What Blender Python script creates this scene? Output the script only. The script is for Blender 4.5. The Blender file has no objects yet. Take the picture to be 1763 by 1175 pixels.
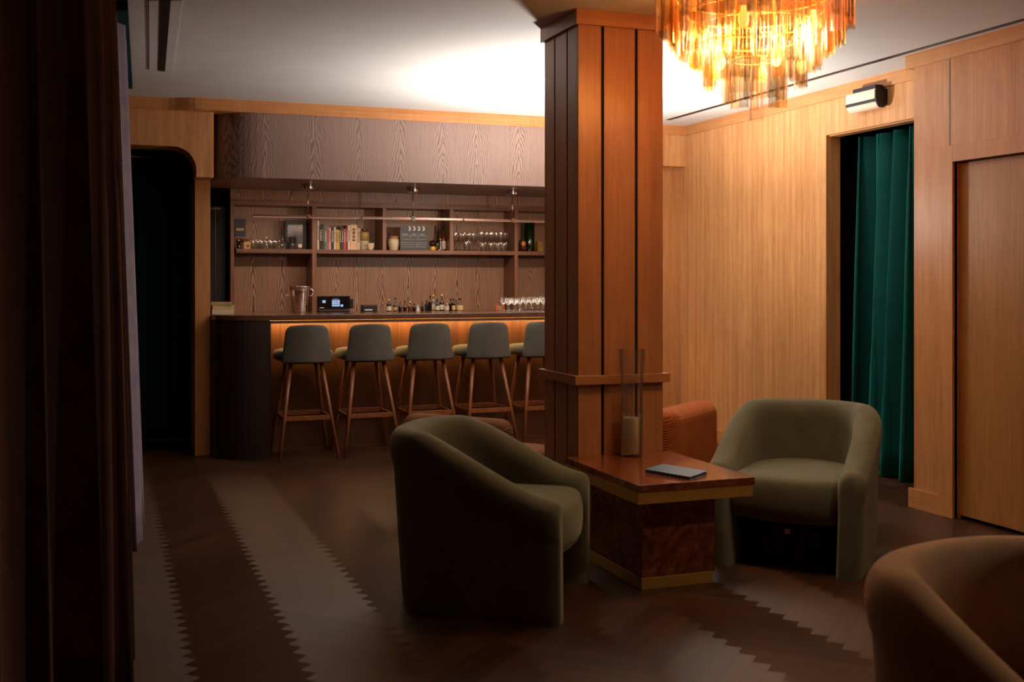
import bpy, bmesh, math, random
from mathutils import Vector, Matrix
random.seed(7)
C = bpy.context.scene.collection
PI = math.pi
# ------------------------------------------------------------------ camera
CAMZ = 1.38; FPX = 1895.0; YAW = math.radians(20.31); H = 2.73
cd = bpy.data.cameras.new('camera'); cam = bpy.data.objects.new('camera', cd); C.objects.link(cam)
cd.sensor_width = 36.0; cd.lens = FPX/1763*36; cd.shift_y = -(587.5-480)/1763
cd.dof.use_dof = True; cd.dof.focus_distance = 8.3; cd.dof.aperture_fstop = 5.0
cam.location = (0, 0, CAMZ); cam.rotation_euler = (PI/2, 0, -YAW)
cd.clip_start = 0.05
bpy.context.scene.camera = cam
# ------------------------------------------------------------------ world, exposure
w = bpy.data.worlds.new('world'); bpy.context.scene.world = w; w.use_nodes = True
w.node_tree.nodes['Background'].inputs[0].default_value = (0.5, 0.55, 0.7, 1)
w.node_tree.nodes['Background'].inputs[1].default_value = 0.012
vs = bpy.context.scene.view_settings
vs.view_transform = 'Standard'; vs.look = 'None'; vs.gamma = 1.0; vs.use_curve_mapping = False
vs.exposure = 0.0
bpy.context.scene.cycles.transparent_max_bounces = 40
# ------------------------------------------------------------------ the lights of the room, plus an added fill spot
def light(name, kind, loc, energy, color, rot=(0,0,0), **kw):
    d = bpy.data.lights.new(name, kind); d.energy = energy; d.color = color
    for k, v in kw.items(): setattr(d, k, v)
    o = bpy.data.objects.new(name, d); C.objects.link(o); o.location = loc; o.rotation_euler = rot
    return o
LAMP = (3.25, 6.95, 1.80)                       # torchere behind the column
CH = (2.65, 4.12)                               # chandelier axis
light('floor_lamp_light', 'SPOT', (LAMP[0], LAMP[1], LAMP[2]), 320, (1, .93, .87), rot=(PI, 0, 0), spot_size=math.radians(172), spot_blend=.6, shadow_soft_size=.10)
light('floor_lamp_glow', 'POINT', (LAMP[0], LAMP[1], LAMP[2]+.03), 42, (1, .86, .74), shadow_soft_size=.05)
for k in range(3):
    a = k*2*PI/3+.4
    light('chandelier_light', 'POINT', (CH[0]+.15*math.cos(a), CH[1]+.15*math.sin(a), 2.43), 21, (1, .77, .52), shadow_soft_size=.06)

light('added_fill_spot', 'SPOT', (4.0, 2.3, 2.70), 46, (1, .78, .58), rot=(math.radians(38), 0, math.radians(65)), spot_size=math.radians(110), spot_blend=.8, shadow_soft_size=.05)  # added spot out of view, a guessed source for table front and tan chair

# ------------------------------------------------------------------ projection helpers (plain pinhole arithmetic)
ST, CT = math.sin(YAW), math.cos(YAW)
def ray(u):
    a = (u-881.5)/FPX
    return ST+CT*a, CT-ST*a
def at_Y(u, Y): rx, ry = ray(u); return Y*rx/ry        # X where the sight line crosses the plane Y
def at_X(u, X): rx, ry = ray(u); return X*ry/rx
def dep(u, Y): return Y/ray(u)[1]
def zz(u, v, Y): return CAMZ-(v-480)*dep(u, Y)/FPX
def on_z(u, v, z):
    D = (CAMZ-z)*FPX/(v-480); rx, ry = ray(u); return D*rx, D*ry

# ------------------------------------------------------------------ node materials
def newmat(name):
    m = bpy.data.materials.new(name); m.use_nodes = True
    return m, m.node_tree.nodes, m.node_tree.links, m.node_tree.nodes['Principled BSDF']
def s2l(c): return tuple((x/255/12.92 if x/255 <= .04045 else ((x/255+.055)/1.055)**2.4) for x in c)+(1,)
class G:
    """tiny node-graph helper"""
    def __init__(s, nt): s.nt = nt; s.N = nt.nodes; s.L = nt.links
    def put(s, v, sock):
        if hasattr(v, 'is_output') or isinstance(v, bpy.types.NodeSocket): s.L.new(v, sock)
        else: sock.default_value = v
    def m(s, op, a, b=0.0, c=None):
        n = s.N.new('ShaderNodeMath'); n.operation = op; s.put(a, n.inputs[0]); s.put(b, n.inputs[1])
        if c is not None: s.put(c, n.inputs[2])
        return n.outputs[0]
    def pos(s): return s.N.new('ShaderNodeTexCoord').outputs['Object']
    def sep(s, v): n = s.N.new('ShaderNodeSeparateXYZ'); s.L.new(v, n.inputs[0]); return n.outputs
    def comb(s, x, y, z):
        n = s.N.new('ShaderNodeCombineXYZ'); s.put(x, n.inputs[0]); s.put(y, n.inputs[1]); s.put(z, n.inputs[2]); return n.outputs[0]
    def noise(s, vec, scale=5, detail=3, rough=.5, dist=0):
        n = s.N.new('ShaderNodeTexNoise'); s.L.new(vec, n.inputs['Vector']); n.inputs['Scale'].default_value = scale
        n.inputs['Detail'].default_value = detail; n.inputs['Roughness'].default_value = rough; n.inputs['Distortion'].default_value = dist
        return n.outputs['Fac']
    def mapv(s, vec, scale=(1,1,1), loc=(0,0,0), rot=(0,0,0)):
        n = s.N.new('ShaderNodeMapping'); s.L.new(vec, n.inputs[0]); n.inputs[1].default_value = loc; n.inputs[2].default_value = rot; n.inputs[3].default_value = scale; return n.outputs[0]
    def ramp(s, f, stops):
        n = s.N.new('ShaderNodeValToRGB'); s.L.new(f, n.inputs[0]); e = n.color_ramp.elements
        while len(e) < len(stops): e.new(.5)
        for i, (p, c) in enumerate(stops): e[i].position = p; e[i].color = c
        return n.outputs[0]
    def mixc(s, f, a, b):
        n = s.N.new('ShaderNodeMix'); n.data_type = 'RGBA'; s.put(f, n.inputs[0]); s.put(a, n.inputs[6]); s.put(b, n.inputs[7]); return n.outputs[2]
    def bump(s, h, st=.2, dist=.01):
        n = s.N.new('ShaderNodeBump'); s.L.new(h, n.inputs['Height']); n.inputs['Strength'].default_value = st; n.inputs['Distance'].default_value = dist; return n.outputs[0]
    def white(s, v):
        n = s.N.new('ShaderNodeTexWhiteNoise'); n.noise_dimensions = '1D'; s.L.new(v, n.inputs['W']); return n.outputs['Value']
def mk(name, rgb, rough=.5, metal=0, spec=.5, sheen=0, coat=0, emis=None, est=0, noise=None, nscale=40, bump=0):
    m, N, L, B = newmat(name); c = s2l(rgb)
    B.inputs['Base Color'].default_value = c; B.inputs['Roughness'].default_value = rough; B.inputs['Metallic'].default_value = metal
    B.inputs['Specular IOR Level'].default_value = spec; B.inputs['Coat Weight'].default_value = coat
    if sheen: B.inputs['Sheen Weight'].default_value = sheen; B.inputs['Sheen Roughness'].default_value = .4
    g = G(m.node_tree); v = g.noise(g.pos(), nscale, 3)
    k = noise if noise is not None else .08
    dk = tuple(x*(1-k*1.6) for x in c[:3])+(1,); lt = tuple(min(1, x*(1+k*1.2)) for x in c[:3])+(1,)
    L.new(g.ramp(v, [(.3, dk), (.7, lt)]), B.inputs['Base Color'])
    if bump: L.new(g.bump(v, bump, .004), B.inputs['Normal'])
    if emis: B.inputs['Emission Color'].default_value = s2l(emis); B.inputs['Emission Strength'].default_value = est
    return m
def wood(name, dark, light_, axis='Z', rough=.4, stripe=0.0, coat=.0):
    """straight-grained veneer; the grain runs along axis"""
    m, N, L, B = newmat(name); g = G(m.node_tree); p = g.pos()
    sc = {'Z': (1,1,.035), 'X': (.035,1,1), 'Y': (1,.035,1)}[axis]
    q = g.mapv(p, sc)
    a = g.noise(q, 70, 4, .6); b = g.noise(q, 9, 3, .5); fg = g.noise(g.mapv(p, (1,1,.35)), 14, 3, .6, 1.2)
    f = g.m('ADD', g.m('MULTIPLY', a, .45), g.m('ADD', g.m('MULTIPLY', b, .35), g.m('MULTIPLY', fg, .2)))
    if stripe:
        X, Y, Z = g.sep(p); s_ = g.m('ADD', X, Y)
        f = g.m('ADD', f, g.m('MULTIPLY', g.m('SINE', g.m('ADD', g.m('MULTIPLY', s_, 85.0), g.m('MULTIPLY', b, 6.0))), stripe))
    L.new(g.ramp(f, [(.33, s2l(dark)), (.66, s2l(light_))]), B.inputs['Base Color'])
    B.inputs['Roughness'].default_value = rough; B.inputs['Coat Weight'].default_value = coat; B.inputs['Coat Roughness'].default_value = .15
    L.new(g.bump(a, .06, .002), B.inputs['Normal'])
    return m
def oak(name, dark, light_, plank=.235, rough=.42, freq=44.0):
    """flat-sawn veneer with cathedral figure, planks along Z"""
    m, N, L, B = newmat(name); g = G(m.node_tree); p = g.pos(); X, Y, Z = g.sep(p)
    xs = g.m('DIVIDE', g.m('ADD', X, Y), plank); idx = g.m('FLOOR', xs); lx = g.m('SUBTRACT', g.m('SUBTRACT', xs, idx), .5)
    r = g.white(idx)
    wob = g.noise(g.mapv(p, (1,1,.35)), 7, 3, .6)
    cx = g.m('SUBTRACT', lx, g.m('MULTIPLY', g.m('SUBTRACT', r, .5), .3))
    v = g.m('ADD', g.m('MULTIPLY', g.m('ABSOLUTE', cx), 1.3), g.m('MULTIPLY', g.m('MULTIPLY', cx, cx), 3.0))
    v = g.m('ADD', v, g.m('ADD', g.m('MULTIPLY', Z, .85), g.m('ADD', g.m('MULTIPLY', wob, .7), g.m('MULTIPLY', r, 7.0))))
    ring = g.m('POWER', g.m('MULTIPLY', g.m('ADD', g.m('SINE', g.m('MULTIPLY', v, freq)), 1.0), .5), 2.0)
    fine = g.noise(g.mapv(p, (1,1,.03)), 110, 3, .6)
    f = g.m('SUBTRACT', g.m('ADD', g.m('MULTIPLY', fine, .5), .42), g.m('MULTIPLY', ring, .46))
    f = g.m('ADD', f, g.m('MULTIPLY', r, .10))
    L.new(g.ramp(f, [(.20, s2l(dark)), (.66, s2l(light_))]), B.inputs['Base Color'])
    B.inputs['Roughness'].default_value = rough
    L.new(g.bump(f, .12, .002), B.inputs['Normal'])
    return m
def floor_mat():
    m, N, L, B = newmat('herringbone parquet'); g = G(m.node_tree); p = g.pos()
    q = g.mapv(p, (1,1,1), loc=(-.22,.22,0), rot=(0,0,math.radians(-45))); X, Y, Z = g.sep(q)
    wd, n = .068, 8.0
    gx = g.m('DIVIDE', g.m('ADD', X, 40*wd*n), wd); gy = g.m('DIVIDE', g.m('ADD', Y, 40*wd*n), wd)
    i = g.m('FLOOR', gx); j = g.m('FLOOR', gy)
    k = g.m('FLOORED_MODULO', g.m('SUBTRACT', i, j), 2*n)
    mask = g.m('LESS_THAN', k, n)                                   # 1: plank runs along X', 0: along Y'
    sx = g.m('SUBTRACT', i, k); sy = g.m('SUBTRACT', j, g.m('SUBTRACT', 2*n-1, k))
    inv = g.m('SUBTRACT', 1.0, mask)
    ida = g.m('ADD', g.m('MULTIPLY', sx, 12.9898), g.m('MULTIPLY', j, 78.233))
    idb = g.m('ADD', g.m('MULTIPLY', i, 39.425), g.m('MULTIPLY', sy, 11.135))
    pid = g.m('ADD', g.m('MULTIPLY', ida, mask), g.m('MULTIPLY', g.m('ADD', idb, .37), inv))
    r = g.white(pid)
    fx = g.m('FRACT', gx); fy = g.m('FRACT', gy)
    across = g.m('ADD', g.m('MULTIPLY', fy, mask), g.m('MULTIPLY', fx, inv))
    edge = g.m('MINIMUM', across, g.m('SUBTRACT', 1.0, across))
    along = g.m('ADD', g.m('MULTIPLY', gx, mask), g.m('MULTIPLY', gy, inv))
    acr = g.m('ADD', g.m('MULTIPLY', gy, mask), g.m('MULTIPLY', gx, inv))
    gr = g.noise(g.comb(g.m('MULTIPLY', along, .05), acr, g.m('MULTIPLY', r, 50.0)), 9, 4, .65)
    f = g.m('ADD', g.m('MULTIPLY', gr, .75), g.m('MULTIPLY', r, .2))
    col = g.ramp(f, [(.25, s2l((44, 27, 18))), (.75, s2l((84, 53, 35)))])
    seam = g.m('LESS_THAN', edge, .02)
    L.new(g.mixc(seam, col, s2l((28, 16, 11))), B.inputs['Base Color'])
    B.inputs['Roughness'].default_value = .40; B.inputs['Anisotropic'].default_value = .8
    B.inputs['Specular IOR Level'].default_value = .5; B.inputs['Specular Tint'].default_value = (1, .74, .50, 1)
    s2 = math.sqrt(.5)
    # grain direction, back in object space (X' axis is at -45 degrees)
    tx = s2; ty = g.m('SUBTRACT', g.m('MULTIPLY', mask, 2*s2), s2)
    L.new(g.comb(tx, ty, 0.0), B.inputs['Tangent'])
    L.new(g.bump(g.m('ADD', gr, g.m('MULTIPLY', r, .5)), .10, .003), B.inputs['Normal'])
    return m
def velvet(name, rgb, sheen=.6, tint=None, rib=False):
    m, N, L, B = newmat(name); g = G(m.node_tree); c = s2l(rgb)
    v = g.noise(g.pos(), 9, 4, .6); f2 = g.noise(g.pos(), 400, 2)
    dk = tuple(x*.78 for x in c[:3])+(1,); lt = tuple(min(1, x*1.22) for x in c[:3])+(1,)
    L.new(g.ramp(g.m('ADD', g.m('MULTIPLY', v, .6), g.m('MULTIPLY', f2, .4)), [(.3, dk), (.7, lt)]), B.inputs['Base Color'])
    B.inputs['Roughness'].default_value = .85; B.inputs['Specular IOR Level'].default_value = .15
    B.inputs['Sheen Weight'].default_value = sheen; B.inputs['Sheen Roughness'].default_value = .45
    B.inputs['Sheen Tint'].default_value = s2l(tint or tuple(min(255, x*1.5+30) for x in rgb))
    if rib:
        X, Y, Z = g.sep(g.pos()); s_ = g.m('SINE', g.m('MULTIPLY', g.m('ADD', Z, g.m('MULTIPLY', Y, 1.0)), 420.0))
        L.new(g.bump(s_, .5, .004), B.inputs['Normal'])
    else: L.new(g.bump(f2, .15, .003), B.inputs['Normal'])
    return m
def glass(name, rgb=(235,235,235), body=.06, gloss=.12, milky=None, fk=.8, gr=.06, edge=0):
    """thin glass: tinted see-through, a fresnel gloss and a little diffusion"""
    m, N, L, B = newmat(name); N.remove(B); out = N['Material Output']; g = G(m.node_tree)
    t = N.new('ShaderNodeBsdfTransparent'); t.inputs[0].default_value = s2l(rgb)
    gl = N.new('ShaderNodeBsdfGlossy'); gl.inputs['Roughness'].default_value = gr; gl.inputs[0].default_value = (1,1,1,1)
    tr = N.new('ShaderNodeBsdfTranslucent'); tr.inputs[0].default_value = s2l(milky or rgb)
    df = N.new('ShaderNodeBsdfDiffuse'); df.inputs[0].default_value = s2l(milky or rgb)
    mx0 = N.new('ShaderNodeMixShader'); mx0.inputs[0].default_value = .4; L.new(tr.outputs[0], mx0.inputs[1]); L.new(df.outputs[0], mx0.inputs[2])
    mx1 = N.new('ShaderNodeMixShader'); mx1.inputs[0].default_value = body
    if edge:
        lw_ = N.new('ShaderNodeLayerWeight'); lw_.inputs[0].default_value = .5
        L.new(g.m('ADD', g.m('MULTIPLY', g.m('POWER', lw_.outputs['Facing'], 3.0), edge), body), mx1.inputs[0])
    L.new(t.outputs[0], mx1.inputs[1]); L.new(mx0.outputs[0], mx1.inputs[2])
    fr = N.new('ShaderNodeFresnel'); fr.inputs[0].default_value = 1.45
    f = g.m('MINIMUM', g.m('ADD', g.m('MULTIPLY', fr.outputs[0], fk), gloss*.5), .85)
    mx2 = N.new('ShaderNodeMixShader'); L.new(f, mx2.inputs[0]); L.new(mx1.outputs[0], mx2.inputs[1]); L.new(gl.outputs[0], mx2.inputs[2])
    L.new(mx2.outputs[0], out.inputs[0]); return m
def emit(name, rgb, st):
    m, N, L, B = newmat(name); B.inputs['Base Color'].default_value = s2l(rgb)
    B.inputs['Emission Color'].default_value = s2l(rgb); B.inputs['Emission Strength'].default_value = st; return m

M = {}
M['maple'] = wood('maple veneer', (176, 116, 64), (222, 166, 110), 'Z', .42, stripe=.035)
M['maple_plain'] = wood('maple boards', (172, 114, 64), (212, 152, 98), 'Z', .4)
M['maple_door'] = wood('maple door veneer', (148, 98, 46), (184, 130, 70), 'Z', .42)
M['maple_x'] = wood('maple cornice along x', (170, 106, 54), (208, 144, 88), 'X', .4)
M['maple_y'] = wood('maple cornice along y', (174, 114, 62), (210, 152, 98), 'Y', .4)
M['column'] = wood('cherry boards', (146, 92, 54), (184, 122, 76), 'Z', .38)
M['column_x'] = wood('cherry rail', (152, 96, 56), (188, 126, 78), 'X', .36)
M['oak'] = oak('oak veneer', (44, 28, 20), (172, 128, 98))
M['oak_soffit'] = oak('oak soffit veneer', (104, 80, 70), (152, 124, 112), plank=.34, freq=60, rough=.38)
M['oak_x'] = wood('oak lipping', (74, 44, 30), (150, 100, 72), 'X', .42)
M['oak_z'] = wood('oak posts', (84, 52, 36), (150, 100, 72), 'Z', .42)
M['bar_panel'] = wood('bar front panel', (58, 34, 20), (104, 64, 38), 'Z', .42)
M['bar_top'] = wood('bar top', (62, 38, 28), (112, 74, 54), 'X', .25, coat=.3)
M['bar_dark'] = wood('dark bar end', (30, 20, 16), (52, 36, 28), 'Z', .45)
M['stool_leg'] = wood('walnut stool leg', (112, 62, 32), (158, 94, 52), 'Z', .38)
M['ceiling'] = mk('ceiling paint', (214, 212, 208), .85, noise=.02, nscale=3)
M['floor'] = floor_mat()
M['black'] = mk('black metal', (14, 13, 13), .45, noise=.05)
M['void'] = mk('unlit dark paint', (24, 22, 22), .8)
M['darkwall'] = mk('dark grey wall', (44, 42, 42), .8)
M['teal'] = velvet('teal velvet', (3, 66, 62), .9, (70, 190, 180))
M['dteal'] = velvet('deep teal velvet', (4, 42, 44), .3, (20, 90, 90))
M['brown'] = velvet('brown velvet', (100, 76, 74), .8, (190, 150, 140))
M['lilac'] = velvet('grey lilac velvet', (132, 126, 146), .6, (170, 164, 190))
M['olive'] = velvet('olive velvet', (100, 96, 76), .5, (196, 194, 168))
M['tan'] = velvet('tan velvet', (204, 170, 136), .6, (220, 180, 140))
M['orange'] = velvet('rust corduroy', (176, 96, 48), .35, (230, 160, 110), rib=True)
M['stool'] = velvet('grey stool fabric', (92, 88, 80), .3, (160, 156, 146))
M['brass'] = mk('brushed brass', (222, 178, 92),   .46, .55, noise=.05, nscale=60)
M['chrome'] = mk('polished chrome', (214, 208, 204), .12, 1, noise=.02)
M['bronze'] = mk('bronze tube', (150, 120, 110), .3, 1, noise=.04)
M['white'] = mk('white plastic', (216, 208, 196), .4)
M['cream'] = mk('cream ceramic', (224, 208, 178), .45, noise=.06, nscale=25)
M['wax'] = mk('ivory wax', (222, 208, 160), .5, noise=.03)
def burl():
    m, N, L, B = newmat('burl veneer'); g = G(m.node_tree); p = g.pos()
    a = g.noise(p, 7, 6, .65, 2.2); b = g.noise(p, 45, 4, .6, .8)
    L.new(g.ramp(g.m('ADD', g.m('MULTIPLY', a, .7), g.m('MULTIPLY', b, .3)), [(.34, s2l((74, 34, 18))), (.5, s2l((128, 66, 34))), (.68, s2l((176, 104, 58)))]), B.inputs['Base Color'])
    B.inputs['Roughness'].default_value = .22; B.inputs['Coat Weight'].default_value = .5; B.inputs['Coat Roughness'].default_value = .08
    return m
M['burl'] = burl()
M['glass'] = glass('clear glass', (250, 249, 246), .03, .10)
M['tumbler'] = glass('clear tumbler glass', (248, 246, 243), .03, .16)
M['gl_green'] = glass('green glass', (160, 216, 165), .08, .15, (60, 150, 70))
M['tube_amber'] = glass('amber glass tube', (251, 236, 208), .02, .0, (240, 176, 104), .26, .2, .30)
M['tube_smoke'] = glass('smoke glass tube', (222, 216, 204), .016, .0, (150, 134, 104), .26, .2, .34)
M['tube_pink'] = glass('pale pink glass tube', (253, 246, 243), .022, .0, (246, 214, 200), .34, .2, .34)

# ------------------------------------------------------------------ mesh helpers
class MB:
    def __init__(s): s.b = bmesh.new()
    def box(s, x0, x1, y0, y1, z0, z1, mi=0):
        vs_ = [s.b.verts.new((x, y, z)) for z in (z0, z1) for (x, y) in ((x0,y0),(x1,y0),(x1,y1),(x0,y1))]
        for f in ((0,3,2,1),(4,5,6,7),(0,1,5,4),(1,2,6,5),(2,3,7,6),(3,0,4,7)):
            s.b.faces.new([vs_[i] for i in f]).material_index = mi
        return s
    def prism(s, pts, a0, a1, axis='Z'):
        def P(p, a): return {'Z': (p[0], p[1], a), 'Y': (p[0], a, p[1]), 'X': (a, p[0], p[1])}[axis]
        lo = [s.b.verts.new(P(p, a0)) for p in pts]; hi = [s.b.verts.new(P(p, a1)) for p in pts]
        n = len(pts)
        s.b.faces.new(lo); s.b.faces.new(hi[::-1])
        for i in range(n): s.b.faces.new([lo[i], hi[i], hi[(i+1)%n], lo[(i+1)%n]])
        return s
    def lathe(s, prof, cx=0, cy=0, n=20, cap0=True, cap1=True, sx=1, sy=1, smooth=True):
        rings = []
        for r, z in prof:
            if r < 1e-6: rings.append([s.b.verts.new((cx, cy, z))])
            else: rings.append([s.b.verts.new((cx+sx*r*math.cos(2*PI*i/n), cy+sy*r*math.sin(2*PI*i/n), z)) for i in range(n)])
        for a, b in zip(rings, rings[1:]):
            for i in range(n):
                j = (i+1) % n
                if len(a) == 1 and len(b) == 1: continue
                if len(a) == 1: f = s.b.faces.new([a[0], b[j], b[i]])
                elif len(b) == 1: f = s.b.faces.new([a[i], a[j], b[0]])
                else: f = s.b.faces.new([a[i], a[j], b[j], b[i]])
                f.smooth = smooth
        if cap0 and len(rings[0]) > 1: s.b.faces.new(rings[0][::-1])
        if cap1 and len(rings[-1]) > 1: s.b.faces.new(rings[-1])
        return s
    def tube(s, pts, r0, r1=None, n=10, flat=1.0):
        r1 = r0 if r1 is None else r1; pts = [Vector(p) for p in pts]; rings = []
        for k, p in enumerate(pts):
            d = (pts[min(k+1, len(pts)-1)]-pts[max(k-1, 0)]).normalized()
            up = Vector((0,0,1)) if abs(d.z) < .95 else Vector((1,0,0))
            a = d.cross(up).normalized(); b = d.cross(a).normalized(); r = r0+(r1-r0)*k/(len(pts)-1)
            rings.append([s.b.verts.new(p+a*r*math.cos(2*PI*i/n)+b*r*flat*math.sin(2*PI*i/n)) for i in range(n)])
        for A, B_ in zip(rings, rings[1:]):
            for i in range(n):
                f = s.b.faces.new([A[i], A[(i+1)%n], B_[(i+1)%n], B_[i]]); f.smooth = True
        s.b.faces.new(rings[0][::-1]); s.b.faces.new(rings[-1]); return s
    def grid(s, rows, closed=False, smooth=True):
        R = [[s.b.verts.new(p) for p in r] for r in rows]
        for a, b in zip(R, R[1:]):
            n = len(a)
            for i in range(n if closed else n-1):
                f = s.b.faces.new([a[i], a[(i+1)%n], b[(i+1)%n], b[i]]); f.smooth = smooth
        return R
    def build(s, name, mat, parent=None, bevel=0, loc=None, segs=2, sub=0, rot=None):
        bmesh.ops.recalc_face_normals(s.b, faces=s.b.faces)
        me = bpy.data.meshes.new(name); s.b.to_mesh(me); s.b.free()
        for mm in (mat if isinstance(mat, list) else [mat]): me.materials.append(mm)
        o = bpy.data.objects.new(name, me); C.objects.link(o)
        if parent: o.parent = parent
        if loc: o.location = loc
        if rot: o.rotation_euler = rot
        if bevel:
            md = o.modifiers.new('bevel', 'BEVEL'); md.width = bevel; md.segments = segs; md.limit_method = 'ANGLE'; md.angle_limit = math.radians(40)
        if sub: md = o.modifiers.new('sub', 'SUBSURF'); md.levels = sub; md.render_levels = sub
        return o
def struct(o): o['kind'] = 'structure'; return o
def tag(o, label, cat, group=None):
    o['label'] = label; o['category'] = cat
    if group: o['group'] = group
    return o
def thing(name, label, cat, loc=(0,0,0), rz=0, group=None):
    o = bpy.data.objects.new(name, None); C.objects.link(o); o.location = loc; o.rotation_euler = (0,0,rz); o.empty_display_size = .1
    return tag(o, label, cat, group)
def dup(root, loc=None, rz=None, label=None):
    r = root.copy(); C.objects.link(r)
    if loc is not None: r.location = loc
    if rz is not None: r.rotation_euler = (0, 0, rz)
    if label: r['label'] = label
    for ch in list(root.children):
        c = ch.copy(); C.objects.link(c); c.parent = r
        for g_ in list(ch.children):
            d = g_.copy(); C.objects.link(d); d.parent = c
    return r
def box(name, x0, x1, y0, y1, z0, z1, mat, parent=None, bevel=0): return MB().box(x0, x1, y0, y1, z0, z1).build(name, mat, parent, bevel)
def arc(cx, cy, rx, ry, a0, a1, n):
    return [(cx+rx*math.cos(math.radians(a0+(a1-a0)*k/n)), cy+ry*math.sin(math.radians(a0+(a1-a0)*k/n))) for k in range(n+1)]

# ================================================================== SETTING
WY = 8.60; RX = 4.826; CX_ = 4.575
struct(box('floor', -2.6, 7, -3.2, 11.2, -.1, 0, M['floor']))
struct(box('ceiling', -2.6, 7, -3.2, 11.2, H, H+.1, M['ceiling']))
struct(box('wall_front', -2.6, 7, -3.3, -3.2, 0, H, M['maple_plain']))
struct(box('wall_left', -2.7, -2.6, -3.2, 11.2, 0, H, M['darkwall']))
# wall with the round-cornered doorway
ol = [(-2.6, 0), (-.55, 0), (-.55, 2.2)] + arc(-.38, 2.2, .17, .171, 180, 90, 8)[1:] + arc(.478, 2.2, .17, .171, 90, 0, 8) + [(.648, 2.146), (.775, 2.146), (.775, H), (-2.6, H)]
struct(MB().prism(ol, WY, WY+.30, 'Y').build('wall_back', M['maple']))
struct(box('wall_back_pier', .660, .775, 8.885, 9.6, 0, 2.146, M['maple_plain']))
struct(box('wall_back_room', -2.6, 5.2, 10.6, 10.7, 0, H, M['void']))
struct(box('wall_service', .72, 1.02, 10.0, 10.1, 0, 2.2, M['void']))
# cornice along the back
pts = [(-2.6, WY-.012), (.40, WY-.012)] + [(.40+.28*k/6, WY-.012-.085*(0.5-0.5*math.cos(PI*k/6))) for k in range(1, 7)] + [(4.40, 8.503), (4.40, 8.7), (-2.6, 8.7)]
struct(MB().prism(pts, H-.09, H, 'Z').build('trim_1', M['maple_x']))
# header and recessed panel next to the right wall
struct(box('wall_back_header', 4.40, RX, WY, 8.9, 2.371, H, M['maple']))
struct(box('trim_2', 4.40, RX, WY-.015, WY+.05, H-.085, H, M['maple_x']))
struct(box('wall_back_panel', 4.40, RX, 8.72, 9.0, 0, 2.371, M['maple_plain']))
# right wall with the curtained opening
m = MB(); m.box(RX, RX+.12, 6.584, 9.1, 0, H); m.box(RX, RX+.12, 5.2, 6.584, 2.403, H)
struct(m.build('wall_right', M['maple']))
struct(box('trim_3', RX-.014, RX+.05, 5.3, 8.6, H-.085, H, M['maple_y']))
struct(box('baseboard_right', RX-.014, RX, 6.584, 8.72, 0, .11, M['maple_y']))
m = MB(); m.box(6.0, 6.1, 4.9, 7.2, 0, H); m.box(RX+.12, 6.0, 7.1, 7.2, 0, H); m.box(RX+.12, 6.0, 4.9, 5.0, 0, H)
struct(m.build('wall_alcove', M['darkwall']))
struct(box('trim_4', RX+.02, RX+.10, 5.4, 6.575, 2.393, 2.403, M['maple_y']))
# closet front, nearer on the right
dY0, dY1 = 4.02, at_X(1643.5, CX_); fz, iz = 2.146, 2.05; oY = at_X(1619, CX_)
cY = CX_*ray(1573.7)[1]/ray(1573.7)[0]
m = MB(); m.box(CX_, CX_+.35, dY1, cY, 0, H); m.box(CX_, CX_+.35, dY0, dY1, iz, H); m.box(CX_, CX_+.35, -3.2, dY0, 0, H)
struct(m.build('wall_closet', M['maple_plain']))
sY = at_X(1635.5, CX_)
struct(box('trim_5', CX_-.0012, CX_+.01, sY-.0025, sY+.0025, fz, H-.08, M['bar_dark']))
struct(box('trim_6', CX_-.028, CX_+.03, -3.2, cY+.045, H-.083, H, M['maple_y']))
struct(box('baseboard_closet', CX_-.014, CX_+.01, oY, cY+.035, 0, .115, M['maple_y']))
m = MB(); m.box(CX_-.016, CX_+.02, dY1, oY, 0, fz); m.box(CX_-.016, CX_+.02, dY0-.1, dY1, iz, fz); m.box(CX_-.016, CX_+.02, dY0-.1, dY0, 0, iz)
struct(m.build('trim_7', M['maple_plain'], bevel=.002))
struct(box('door_1', CX_+.035, CX_+.07, dY0+.004, dY1-.004, .022, iz-.006, M['maple_door']))
struct(box('trim_8', CX_+.10, CX_+.2, dY0, dY1, 0, iz, M['black']))
# ceiling slots
tag(box('ceiling_slot', 4.468, 4.506, 1.0, 8.30, H-.004, H+.002, M['black']), 'long thin black air slot in the ceiling along the right wall', 'ceiling vent')
def cpt(u, v): return on_z(u, v, H)
def cquad(name, uv, th, mat, parent=None):
    P = [cpt(*q) for q in uv]; return MB().prism(P, H-th, H+.001, 'Z').build(name, mat, parent)
t = thing('ceiling_grille', 'grey ceiling panel with wide black slot above the left curtain', 'ceiling vent')
cquad('panel', [(256, 0), (314, 0), (297, 126), (256.5, 119)], .004, M['ceiling'], t)
cquad('slot', [(275, 0), (294, 0), (284, 121.7), (272, 120.6)], .006, M['black'], t)
cquad('joint', [(254.8, 0), (256.6, 0), (257, 119.4), (256, 119)], .005, M['darkwall'], t)
tq = MB().prism([cpt(120, 0), cpt(220, 0), cpt(228, 141), cpt(150, 131)], H-.05, H, 'Z').build('ceiling_panel', M['dteal'])
tag(tq, 'dark teal panel set on the ceiling behind the left curtain', 'ceiling panel')

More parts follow.
